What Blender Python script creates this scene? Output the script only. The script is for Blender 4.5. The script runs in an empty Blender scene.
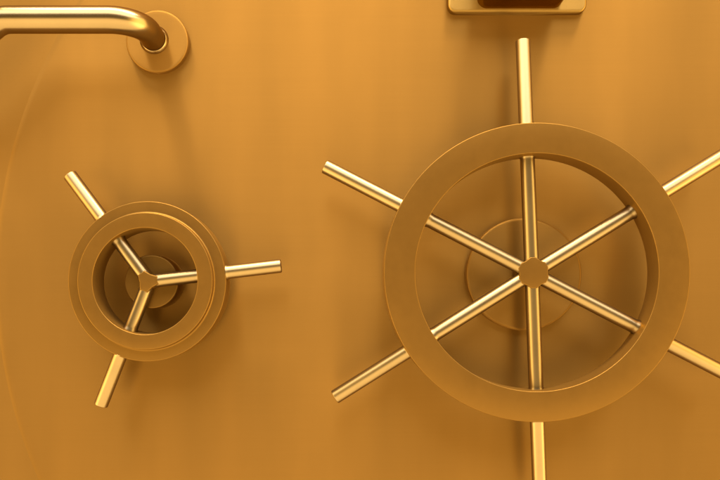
import bpy, bmesh, math
from mathutils import Vector, Matrix

sc = bpy.context.scene
C = sc.collection
R = math.radians

# ------------------------------------------------------------------ scale
# the door face is the plane y = 0; the camera stands 0.91 m in front of it.
# d is a relative distance from the camera (1.3 = door face); K turns it into metres of depth.
K = 0.7
D0, F, VX, VY = 1.3, 1000.0, 345.0, 300.0
def at(px, py, d):
    return Vector(((px - VX) * d / F, (d - D0) * K, (VY - py) * d / F))

# ------------------------------------------------------------------ materials
def metal(name, col, rough, aniso=0.0, tangent=None, brush=None, brush_amt=0.05,
          mottle=0.06, mottle_scale=9.0, bump=0.02, spec_scale=420.0, wide=0.0, wide_rough=0.88, specks=0.10, smear=0.0):
    m = bpy.data.materials.new(name); m.use_nodes = True
    nt = m.node_tree; N = nt.nodes; L = nt.links
    b = N['Principled BSDF']
    b.inputs['Metallic'].default_value = 1.0
    b.inputs['Specular Tint'].default_value = (0.62, 0.46, 0.24, 1)
    tc = N.new('ShaderNodeTexCoord')
    # fine brushing grain
    mp = N.new('ShaderNodeMapping'); mp.inputs['Scale'].default_value = brush or (60, 60, 60)
    L.new(tc.outputs['Object'], mp.inputs['Vector'])
    gr = N.new('ShaderNodeTexNoise'); gr.inputs['Scale'].default_value = 1.0
    gr.inputs['Detail'].default_value = 4.0; gr.inputs['Roughness'].default_value = 0.65
    L.new(mp.outputs['Vector'], gr.inputs['Vector'])
    # broad handling marks / uneven finish
    mo = N.new('ShaderNodeTexNoise'); mo.inputs['Scale'].default_value = mottle_scale
    mo.inputs['Detail'].default_value = 5.0; mo.inputs['Roughness'].default_value = 0.6
    L.new(tc.outputs['Object'], mo.inputs['Vector'])
    def mth(op, a, bb):
        n = N.new('ShaderNodeMath'); n.operation = op
        for i, v in enumerate((a, bb)):
            if isinstance(v, (int, float)): n.inputs[i].default_value = v
            else: L.new(v, n.inputs[i])
        return n.outputs[0]
    g0 = mth('SUBTRACT', gr.outputs['Fac'], 0.5); m0 = mth('SUBTRACT', mo.outputs['Fac'], 0.5)
    r = mth('ADD', rough, mth('ADD', mth('MULTIPLY', g0, brush_amt), mth('MULTIPLY', m0, mottle)))
    L.new(r, b.inputs['Roughness'])
    # sparse tiny pits and dust specks
    sp = N.new('ShaderNodeTexNoise'); sp.inputs['Scale'].default_value = spec_scale
    sp.inputs['Detail'].default_value = 1.0
    L.new(tc.outputs['Object'], sp.inputs['Vector'])
    rp = N.new('ShaderNodeValToRGB')
    rp.color_ramp.elements[0].position = 0.74; rp.color_ramp.elements[1].position = 0.80
    L.new(sp.outputs['Fac'], rp.inputs['Fac'])
    v = mth('ADD', 1.0, mth('ADD', mth('MULTIPLY', g0, 0.09), mth('MULTIPLY', m0, 0.22)))
    v = mth('SUBTRACT', v, mth('MULTIPLY', rp.outputs['Color'], specks))
    if smear:                             # long vertical wipe marks
        mp2 = N.new('ShaderNodeMapping'); mp2.inputs['Scale'].default_value = (11, 11, 1.6)
        L.new(tc.outputs['Object'], mp2.inputs['Vector'])
        sm = N.new('ShaderNodeTexNoise'); sm.inputs['Scale'].default_value = 1.0
        sm.inputs['Detail'].default_value = 4.0
        L.new(mp2.outputs['Vector'], sm.inputs['Vector'])
        v = mth('ADD', v, mth('MULTIPLY', mth('SUBTRACT', sm.outputs['Fac'], 0.5), smear))
    mx = N.new('ShaderNodeVectorMath'); mx.operation = 'SCALE'
    mx.inputs[0].default_value = col; L.new(v, mx.inputs['Scale'])
    L.new(mx.outputs[0], b.inputs['Base Color'])
    bp = N.new('ShaderNodeBump'); bp.inputs['Strength'].default_value = bump
    bp.inputs['Distance'].default_value = 0.002
    L.new(gr.outputs['Fac'], bp.inputs['Height'])
    if bump: L.new(bp.outputs['Normal'], b.inputs['Normal'])
    if aniso:
        b.inputs['Anisotropic'].default_value = aniso
        cv = N.new('ShaderNodeCombineXYZ')
        for i in range(3): cv.inputs[i].default_value = tangent[i]
        L.new(cv.outputs[0], b.inputs['Tangent'])
    if wide:                              # bead-blasted base under the brush lines: a second, broad lobe
        b2 = N.new('ShaderNodeBsdfPrincipled'); b2.inputs['Metallic'].default_value = 1.0
        b2.inputs['Specular Tint'].default_value = (0.62, 0.46, 0.24, 1)
        L.new(mx.outputs[0], b2.inputs['Base Color']); bump and L.new(bp.outputs['Normal'], b2.inputs['Normal'])
        L.new(mth('ADD', wide_rough, mth('MULTIPLY', m0, mottle)), b2.inputs['Roughness'])
        ms = N.new('ShaderNodeMixShader'); ms.inputs[0].default_value = wide
        L.new(b.outputs[0], ms.inputs[1]); L.new(b2.outputs[0], ms.inputs[2])
        L.new(ms.outputs[0], N['Material Output'].inputs['Surface'])
    return m

GOLD = (0.243, 0.147, 0.045)
FACE = (0.215, 0.131, 0.040)
M_DOOR = metal('brushed door metal', GOLD, 0.36, 1.0, (0, 0, 1), wide=0.55, smear=0.36, brush=(5, 60, 520), brush_amt=0.02,
               mottle=0.05, mottle_scale=5.0, bump=0)
M_WALL = metal('brushed surround metal', (0.238, 0.144, 0.044), 0.41, 1.0, (0, 0, 1), wide=0.55, smear=0.32, brush=(5, 60, 520),
               brush_amt=0.02, mottle=0.05, mottle_scale=4.0, bump=0)
M_FACE = metal('turned wheel metal', FACE, 0.32, wide=0.55, brush=(110, 110, 110), brush_amt=0.08, mottle=0.10,
               mottle_scale=22, bump=0.002)
PALE = (0.275, 0.226, 0.155)
M_ROD = metal('satin rod metal', PALE, 0.33, brush=(90, 90, 90), brush_amt=0.0, mottle=0.03,
              mottle_scale=25, bump=0, specks=0.0)
M_BAR = metal('polished bar metal', PALE, 0.25, brush=(20, 180, 180), brush_amt=0.0, mottle=0.03,
              mottle_scale=20, bump=0, specks=0.0)

M_PLATE = metal('satin plate metal', (0.265, 0.184, 0.068), 0.36, 0.95, (0, 0, 1), wide=0.2, brush=(90, 90, 90), brush_amt=0.05,
                mottle=0.08, mottle_scale=24, bump=0.001)

M_BLOCK = metal('smooth block metal', FACE, 0.22, brush=(90, 90, 90), brush_amt=0.03, mottle=0.05, mottle_scale=24, bump=0)

# ------------------------------------------------------------------ mesh helpers
def link(name, bm, mat, parent=None, sharp=32):
    bmesh.ops.remove_doubles(bm, verts=bm.verts[:], dist=1e-6)
    bmesh.ops.recalc_face_normals(bm, faces=bm.faces[:])
    for f in bm.faces: f.smooth = True
    for e in bm.edges:
        if len(e.link_faces) == 2 and e.calc_face_angle(0) > R(sharp): e.smooth = False
    me = bpy.data.meshes.new(name); bm.to_mesh(me); bm.free()
    me.materials.append(mat)
    o = bpy.data.objects.new(name, me); C.objects.link(o)
    if parent: o.parent = parent
    return o

def lathe(bm, prof, seg=160, closed=False, sx=1.0, sz=1.0, M=None):
    """revolve (radius, y) pairs about the y axis; y points away from the camera"""
    rings = []
    for r, y in prof:
        if r < 1e-7:
            rings.append([bm.verts.new((0, y, 0))]); continue
        rings.append([bm.verts.new((r * sx * math.cos(2 * math.pi * k / seg), y,
                                    r * sz * math.sin(2 * math.pi * k / seg))) for k in range(seg)])
    n = len(rings)
    for i in range(n if closed else n - 1):
        a, b = rings[i], rings[(i + 1) % n]
        for k in range(seg):
            q = [a[k % len(a)], a[(k + 1) % seg % len(a)], b[(k + 1) % seg % len(b)], b[k % len(b)]]
            u = []
            for v in q:
                if v not in u: u.append(v)
            if len(u) > 2:
                try: bm.faces.new(u)
                except ValueError: pass
    vs = [v for rg in rings for v in rg]
    if M is not None: bmesh.ops.transform(bm, matrix=M, verts=vs)
    return vs

def arc(cx, cy, r, a0, a1, n=5):
    return [(cx + r * math.cos(R(a0 + (a1 - a0) * i / n)), cy + r * math.sin(R(a0 + (a1 - a0) * i / n)))
            for i in range(n + 1)]

def rounded_disc(r, y0, y1, f):
    """profile of a disc: front face y0 (towards the camera), back y1, front edge rounded by f"""
    return [(0, y0)] + [(r - f + f * math.sin(R(t)), y0 + f - f * math.cos(R(t))) for t in range(0, 91, 15)] + [(r, y1), (0, y1)]

def ring_profile(ri, ro, y0, y1, f):
    p = []
    p += [(ri + f - f * math.cos(R(t)), y0 + f - f * math.sin(R(t))) for t in range(0, 91, 15)]
    p += [(ro - f + f * math.sin(R(t)), y0 + f - f * math.cos(R(t))) for t in range(0, 91, 15)]
    p += [(ro - f + f * math.cos(R(t)), y1 - f + f * math.sin(R(t))) for t in range(0, 91, 15)]
    p += [(ri + f - f * math.sin(R(t)), y1 - f + f * math.cos(R(t))) for t in range(0, 91, 15)]
    return p

def rod(bm, ang, r0, r1, rad, y, bevel=0.0012, weld=None, seg=36):
    """round rod lying in the plane y, from radius r0 to r1 in direction ang; weld = radii of collars where it meets the ring"""
    prof = [(0, r0), (rad, r0)]
    for (w, s) in (weld or []):          # s = -1: collar grows outwards towards w, +1: shrinks away from w
        if s < 0: prof += [(rad, w - 0.005), (rad * 1.03, w - 0.0025), (rad * 1.10, w - 0.0006), (rad * 1.12, w + 0.001), (rad, w + 0.001)]
        else: prof += [(rad, w - 0.001), (rad * 1.14, w - 0.001), (rad * 1.04, w + 0.0012), (rad, w + 0.002)]
    prof += [(rad, r1 - bevel), (rad - bevel * .3, r1 - bevel * .3), (rad - bevel, r1), (0, r1)]
    # lathe axis +y -> direction ang in xz
    d = Vector((math.cos(R(ang)), 0, math.sin(R(ang))))
    side = Vector((0, 1, 0)); third = d.cross(side)
    M = Matrix.Identity(4)
    for i in range(3):
        M[i][0] = side[i]; M[i][1] = d[i]; M[i][2] = third[i]
    M[1][3] = y
    lathe(bm, prof, seg, M=M)

def sweep(bm, pts, rad, seg=40):
    pts = [Vector(p) for p in pts]
    n = len(pts); prev = None; rings = []
    for i in range(n):
        t = (pts[min(i + 1, n - 1)] - pts[max(i - 1, 0)]).normalized()
        if prev is None:
            u = t.orthogonal().normalized()
        else:
            u = (prev - t * prev.dot(t)).normalized()
        prev = u; w = t.cross(u)
        rings.append([bm.verts.new(pts[i] + rad * (math.cos(2 * math.pi * k / seg) * u + math.sin(2 * math.pi * k / seg) * w)) for k in range(seg)])
    for a, b in zip(rings, rings[1:]):
        for k in range(seg):
            bm.faces.new((a[k], a[(k + 1) % seg], b[(k + 1) % seg], b[k]))
    bm.faces.new(rings[0]); bm.faces.new(rings[-1])

def fillet(p, q, s, rad, n=14):
    """points of a bend of centreline radius rad at corner q on the way p -> q -> s"""
    a = (Vector(p) - Vector(q)).normalized(); b = (Vector(s) - Vector(q)).normalized(); q = Vector(q)
    half = a.angle(b) / 2
    t = rad / math.tan(half); c = q + (a + b).normalized() * (rad / math.sin(half))
    v0 = q + a * t - c; v1 = q + b * t - c; tot = v0.angle(v1); ax = v0.cross(v1).normalized()
    return [c + Matrix.Rotation(tot * i / n, 3, ax) @ v0 for i in range(n + 1)]

def rounded_block(bm, x0, x1, z0, z1, y0, y1, cr, f, n=8):
    """rounded rectangle in xz (corner radius cr) from back y1 to front y0, front edge rounded by f"""
    def loop(ins, y):
        r = cr - ins; vs = []
        for cx, cz, a in ((x1 - cr, z1 - cr, 0), (x0 + cr, z1 - cr, 90), (x0 + cr, z0 + cr, 180), (x1 - cr, z0 + cr, 270)):
            for i in range(n + 1):
                t = R(a + 90 * i / n); vs.append(bm.verts.new((cx + r * math.cos(t), y, cz + r * math.sin(t))))
        return vs
    loops = [loop(0, y1)]
    for t in range(0, 91, 15):
        loops.append(loop(f - f * math.cos(R(t)), y0 + f - f * math.sin(R(t))))
    for a, b in zip(loops, loops[1:]):
        m = len(a)
        for k in range(m): bm.faces.new((a[k], a[(k + 1) % m], b[(k + 1) % m], b[k]))
    bm.faces.new(loops[0]); bm.faces.new(loops[-1])

def thing(name, label, cat, loc, group=None):
    o = bpy.data.objects.new(name, None); C.objects.link(o)
    o.location = loc; o['label'] = label; o['category'] = cat; o.empty_display_size = 0.05
    if group: o['group'] = group
    return o

# ------------------------------------------------------------------ setting: round door plate in its surround
bm = bmesh.new()
dc = at(497, 277, 1.3)
prof = [(0, 0.0), (0.6445, 0.0), (0.6472, 0.0002), (0.650, 0.0007), (0.6525, 0.00115), (0.655, 0.0016), (0.655, 0.012), (0.0, 0.012)]
lathe(bm, prof, 256)
door = link('vault_door', bm, M_DOOR, sharp=25); door.location = dc
door['kind'] = 'structure'
bm = bmesh.new()
rounded_block(bm, -2.2, 2.6, -1.7, 1.7, 0.0011, 0.12, 0.03, 0.003)
wall = link('wall', bm, M_WALL); wall['kind'] = 'structure'

# ------------------------------------------------------------------ large six-spoked wheel
cx, cz = 0.2302, 0.0331
big = thing('wheel_handle', 'large thin-rimmed metal wheel handle with six long rod spokes', 'wheel handle', (cx, 0, cz),
            'wheel handles on the vault door')
yb = lambda d: (d - D0) * K
bm = bmesh.new()
yf, yk = yb(1.198), yb(1.2456)
RO, RI = 0.1817, 0.1444
lathe(bm, ring_profile(RI, RO, yf, yk, 0.0011), 224, closed=True, sx=1.0105, sz=0.989)
link('rim', bm, M_FACE, big)
ys = yb(1.2325)
tip = 233 * 1.2325 / F
for ang in (92.2, 31.6, -27.4, -87.9, 212.2, 152.7):
    bm = bmesh.new()
    rod(bm, ang, 0.0150, tip, 0.0088, ys, weld=[(RI, -1), (RO, 1)])
    link('spoke', bm, M_ROD, big)
bm = bmesh.new()
# hexagonal hub, corners along the spokes, front edge rounded
def star_hub(bm, angs, rp, hw, rm, y0, y1, f, arcs=(-0.13, 0.0, 0.13)):
    """flat hub whose outline reaches out along each spoke and is cut back between them"""
    angs = sorted(a % 360 for a in angs); n = len(angs)
    def loop(ins, y):
        vs = []
        for k in range(n):
            a = R(angs[k]); b = R((angs[(k + 1) % n] - angs[k]) % 360) / 2
            for sgn in (-1, 1):
                r, w = rp - ins, sgn * (hw - ins)
                vs.append(bm.verts.new((r * math.cos(a) - w * math.sin(a), y, r * math.sin(a) + w * math.cos(a))))
            for t in arcs:
                r = (rm - ins) * (1 + 0.35 * abs(t))
                vs.append(bm.verts.new((r * math.cos(a + b + t), y, r * math.sin(a + b + t))))
        return vs
    loops = [loop(0, y1)]
    for t in range(0, 91, 18): loops.append(loop(f - f * math.cos(R(t)), y0 + f - f * math.sin(R(t))))
    for a, b in zip(loops, loops[1:]):
        m = len(a)
        for k in range(m): bm.faces.new((a[k], a[(k + 1) % m], b[(k + 1) % m], b[k]))
    bm.faces.new(loops[0]); bm.faces.new(loops[-1])
star_hub(bm, (92.2, 31.6, -27.4, -87.9, 212.2, 152.7), 0.0190, 0.0034, 0.0172, ys - 0.0090, ys + 0.010, 0.0009, arcs=(0.0,))
hub = link('hub', bm, M_FACE, big)
bm = bmesh.new()
lathe(bm, [(0, ys + 0.008), (0.0155, ys + 0.008), (0.0155, -0.006), (0, -0.006)], 64)
link('shaft', bm, M_ROD, big)
bm = bmesh.new()
lathe(bm, rounded_disc(0.0735, -0.0110, 0.001, 0.0040), 160, sx=1.012, sz=0.985)
link('mounting_disc', bm, M_DOOR, big)

# ------------------------------------------------------------------ small three-spoked wheel
cx2, cz2 = -0.2423, 0.0228
small = thing('wheel_handle', 'small thick-rimmed metal wheel handle with three short rod spokes', 'wheel handle', (cx2, 0, cz2),
              'wheel handles on the vault door')
yf, ystep, yk = yb(1.21), yb(1.2235), yb(1.270)
RH, RS, RF = 0.0640, 0.0826, 0.0975
f = 0.0012
p = [(RH + f - f * math.cos(R(t)), yf + f - f * math.sin(R(t))) for t in range(0, 91, 15)]
p += [(RS - f + f * math.sin(R(t)), yf + f - f * math.cos(R(t))) for t in range(0, 91, 15)]
p += [(RS + 0.0025 - 0.0025 * math.cos(R(t)), ystep - 0.0025 + 0.0025 * math.sin(R(t))) for t in range(0, 91, 15)]
p += [(RF - f + f * math.sin(R(t)), ystep + f - f * math.cos(R(t))) for t in range(0, 91, 15)]
p += [(RF - f + f * math.cos(R(t)), yk - f + f * math.sin(R(t))) for t in range(0, 91, 15)]
p += [(RH + f - f * math.sin(R(t)), yk - f + f * math.cos(R(t))) for t in range(0, 91, 15)]
bm = bmesh.new(); lathe(bm, p, 192, closed=True, sx=0.992, sz=1.008)
rim2 = link('rim', bm, M_FACE, small)
ys2 = yb(1.2368)
tip2 = 133 * 1.2368 / F
for ang in (6.8, 126.6, 248.7):
    bm = bmesh.new()
    rod(bm, ang, 0.0070, tip2, 0.0085, ys2, weld=[(RH, -1), (RF, 1)])
    link('spoke', bm, M_ROD, small)
bm = bmesh.new()
star_hub(bm, (6.8, 126.6, 248.7), 0.0130, 0.0050, 0.0095, ys2 - 0.0087, ys2 + 0.009, 0.0014)
link('hub', bm, M_FACE, small)
bm = bmesh.new()
lathe(bm, [(0, ys2 + 0.007), (0.0095, ys2 + 0.007), (0.0095, -0.030), (0, -0.030)], 64)
link('shaft', bm, M_ROD, small)
bm = bmesh.new()
lathe(bm, rounded_disc(0.0338, yb(1.2515), 0.001, 0.0018), 128)
link('mounting_disc', bm, M_FACE, small)

# ------------------------------------------------------------------ bent pull handle
rc = at(157.8, 42, 1.2925); rc.y = 0
pull = thing('pull_handle', 'thick bent round metal bar handle ending in a round wall plate', 'pull handle', rc)
yo = yb(1.1947); xl = -0.412 - rc.x
ox, oz = -0.0035, 0.0015
p0 = (ox, 0.0, oz); p1 = (ox, yo, oz); p2 = (xl, yo, oz)
dd = Vector((-math.cos(R(40)), 0, -math.sin(R(40))))
p3 = Vector(p2) + dd * 0.125; p4 = Vector((p3.x, 0, p3.z))
path = [Vector((ox, 0.001, oz)), Vector((ox, -0.01, oz))] + fillet(p0, p1, p2, 0.038) + \
       fillet(p1, p2, p3, 0.030) + fillet(p2, p3, p4, 0.038) + [Vector((p4.x, -0.01, p4.z)), Vector((p4.x, 0.001, p4.z))]
bm = bmesh.new(); sweep(bm, path, 0.0158, 48)
for wx, wz in ((ox, oz), (p4.x, p4.z)):      # weld bead where the bar meets its plate
    lathe(bm, [(0.0150, -0.0138), (0.0163, -0.0130), (0.0170, -0.0112), (0.0186, -0.0094), (0.0186, -0.008), (0.0150, -0.008)], 64, closed=True, M=Matrix.Translation((wx, 0, wz)))
link('grip_bar', bm, M_BAR, pull, sharp=50)
def rosette(x, z):
    bm = bmesh.new()
    pr = [(0, -0.0096), (0.0345, -0.0090)]
    pr += [(0.0375 + 0.0028 * math.sin(R(t)), -0.0062 - 0.0028 * math.cos(R(t))) for t in range(0, 91, 15)]
    pr += [(0.0403, 0.001), (0, 0.001)]
    lathe(bm, pr, 128)
    o = link('round_plate', bm, M_DOOR, pull, sharp=40); o.location = (x, 0, z)
rosette(0, 0); rosette(p4.x, p4.z)

# ------------------------------------------------------------------ bracket above the large wheel
bx0, bx1, bz0 = 0.1324, 0.3110, 0.3704
bcx = (bx0 + bx1) / 2
br = thing('metal_bracket', 'rectangular metal bracket with a protruding block above the large wheel', 'bracket', (bcx, 0, bz0))
bm = bmesh.new(); rounded_block(bm, bx0 - bcx, bx1 - bcx, 0, 0.18, -0.0105, 0.001, 0.0105, 0.0035)
link('back_plate', bm, M_PLATE, br)
bm = bmesh.new(); rounded_block(bm, 0.1700 - bcx, 0.2790 - bcx, 0.0045, 0.172, -0.060, -0.009, 0.012, 0.006)
link('block', bm, M_BLOCK, br)

# ------------------------------------------------------------------ light: dim warm room, ceiling lamps above and behind the camera
w = bpy.data.worlds.new('World'); sc.world = w; w.use_nodes = True
nt = w.node_tree; N = nt.nodes; L = nt.links
bg = N['Background']
tc = N.new('ShaderNodeTexCoord'); sx = N.new('ShaderNodeSeparateXYZ')
L.new(tc.outputs['Generated'], sx.inputs[0])
mr = N.new('ShaderNodeMapRange'); mr.inputs['From Min'].default_value = -1; mr.inputs['From Max'].default_value = 1
L.new(sx.outputs['Z'], mr.inputs['Value'])
cr = N.new('ShaderNodeValToRGB'); L.new(mr.outputs[0], cr.inputs['Fac'])
stops = [(0.0, 2.2), (0.22, 2.7), (0.38, 2.5), (0.45, 0.20), (0.57, 0.15), (0.635, 0.18), (0.72, 0.18), (0.8, 0.4)]
el = cr.color_ramp.elements
while len(el) < len(stops): el.new(0.5)
for e, (ps, v) in zip(el, stops):
    e.position = ps; e.color = (v, v * 0.55, v * 0.095, 1) if ps > 0.4 else (v, v * 0.64, v * 0.22, 1)
# the room's side walls are lit brighter than its far end
ab = N.new('ShaderNodeMath'); ab.operation = 'ABSOLUTE'; L.new(sx.outputs['X'], ab.inputs[0])
sd = N.new('ShaderNodeMapRange'); sd.interpolation_type = 'SMOOTHSTEP'
sd.inputs['From Min'].default_value = 0.62; sd.inputs['From Max'].default_value = 0.95
sd.inputs['To Min'].default_value = 0.0; sd.inputs['To Max'].default_value = 4.2
L.new(ab.outputs[0], sd.inputs['Value'])
sc2 = N.new('ShaderNodeVectorMath'); sc2.operation = 'SCALE'; sc2.inputs[0].default_value = (1.0, 0.61, 0.15)
L.new(sd.outputs[0], sc2.inputs['Scale'])
ad = N.new('ShaderNodeVectorMath'); ad.operation = 'ADD'
L.new(cr.outputs['Color'], ad.inputs[0]); L.new(sc2.outputs[0], ad.inputs[1])
L.new(ad.outputs[0], bg.inputs['Color']); bg.inputs['Strength'].default_value = 1.0

def area(name, loc, rot, sx_, sy_, power, col):
    l = bpy.data.lights.new(name, 'AREA'); l.shape = 'RECTANGLE'; l.size = sx_; l.size_y = sy_
    l.energy = power; l.color = col
    o = bpy.data.objects.new(name, l); C.objects.link(o); o.location = loc; o.rotation_euler = rot
    return o
area('ceiling_lamp', (-0.2, -2.1, 2.2), (0, 0, 0), 6.4, 2.4, 185, (1.0, 0.85, 0.60))
area('wall_washer_lamp', (0.0, -0.55, 2.4), (0, 0, 0), 2.6, 0.5, 150, (1.0, 0.70, 0.34))

# ------------------------------------------------------------------ camera
cam = bpy.data.cameras.new('camera'); co = bpy.data.objects.new('camera', cam); C.objects.link(co)
co.location = (0, -D0 * K, 0); co.rotation_euler = (R(90), 0, 0)
cam.sensor_width = 36; cam.lens = 50.0 * K
cam.shift_x = (360 - VX) / 720; cam.shift_y = (VY - 240) / 720
cam.clip_start = 0.02; cam.clip_end = 100
sc.camera = co
sc.view_settings.view_transform = 'Standard'; sc.view_settings.look = 'None'
sc.view_settings.exposure = 0.52; sc.view_settings.gamma = 1
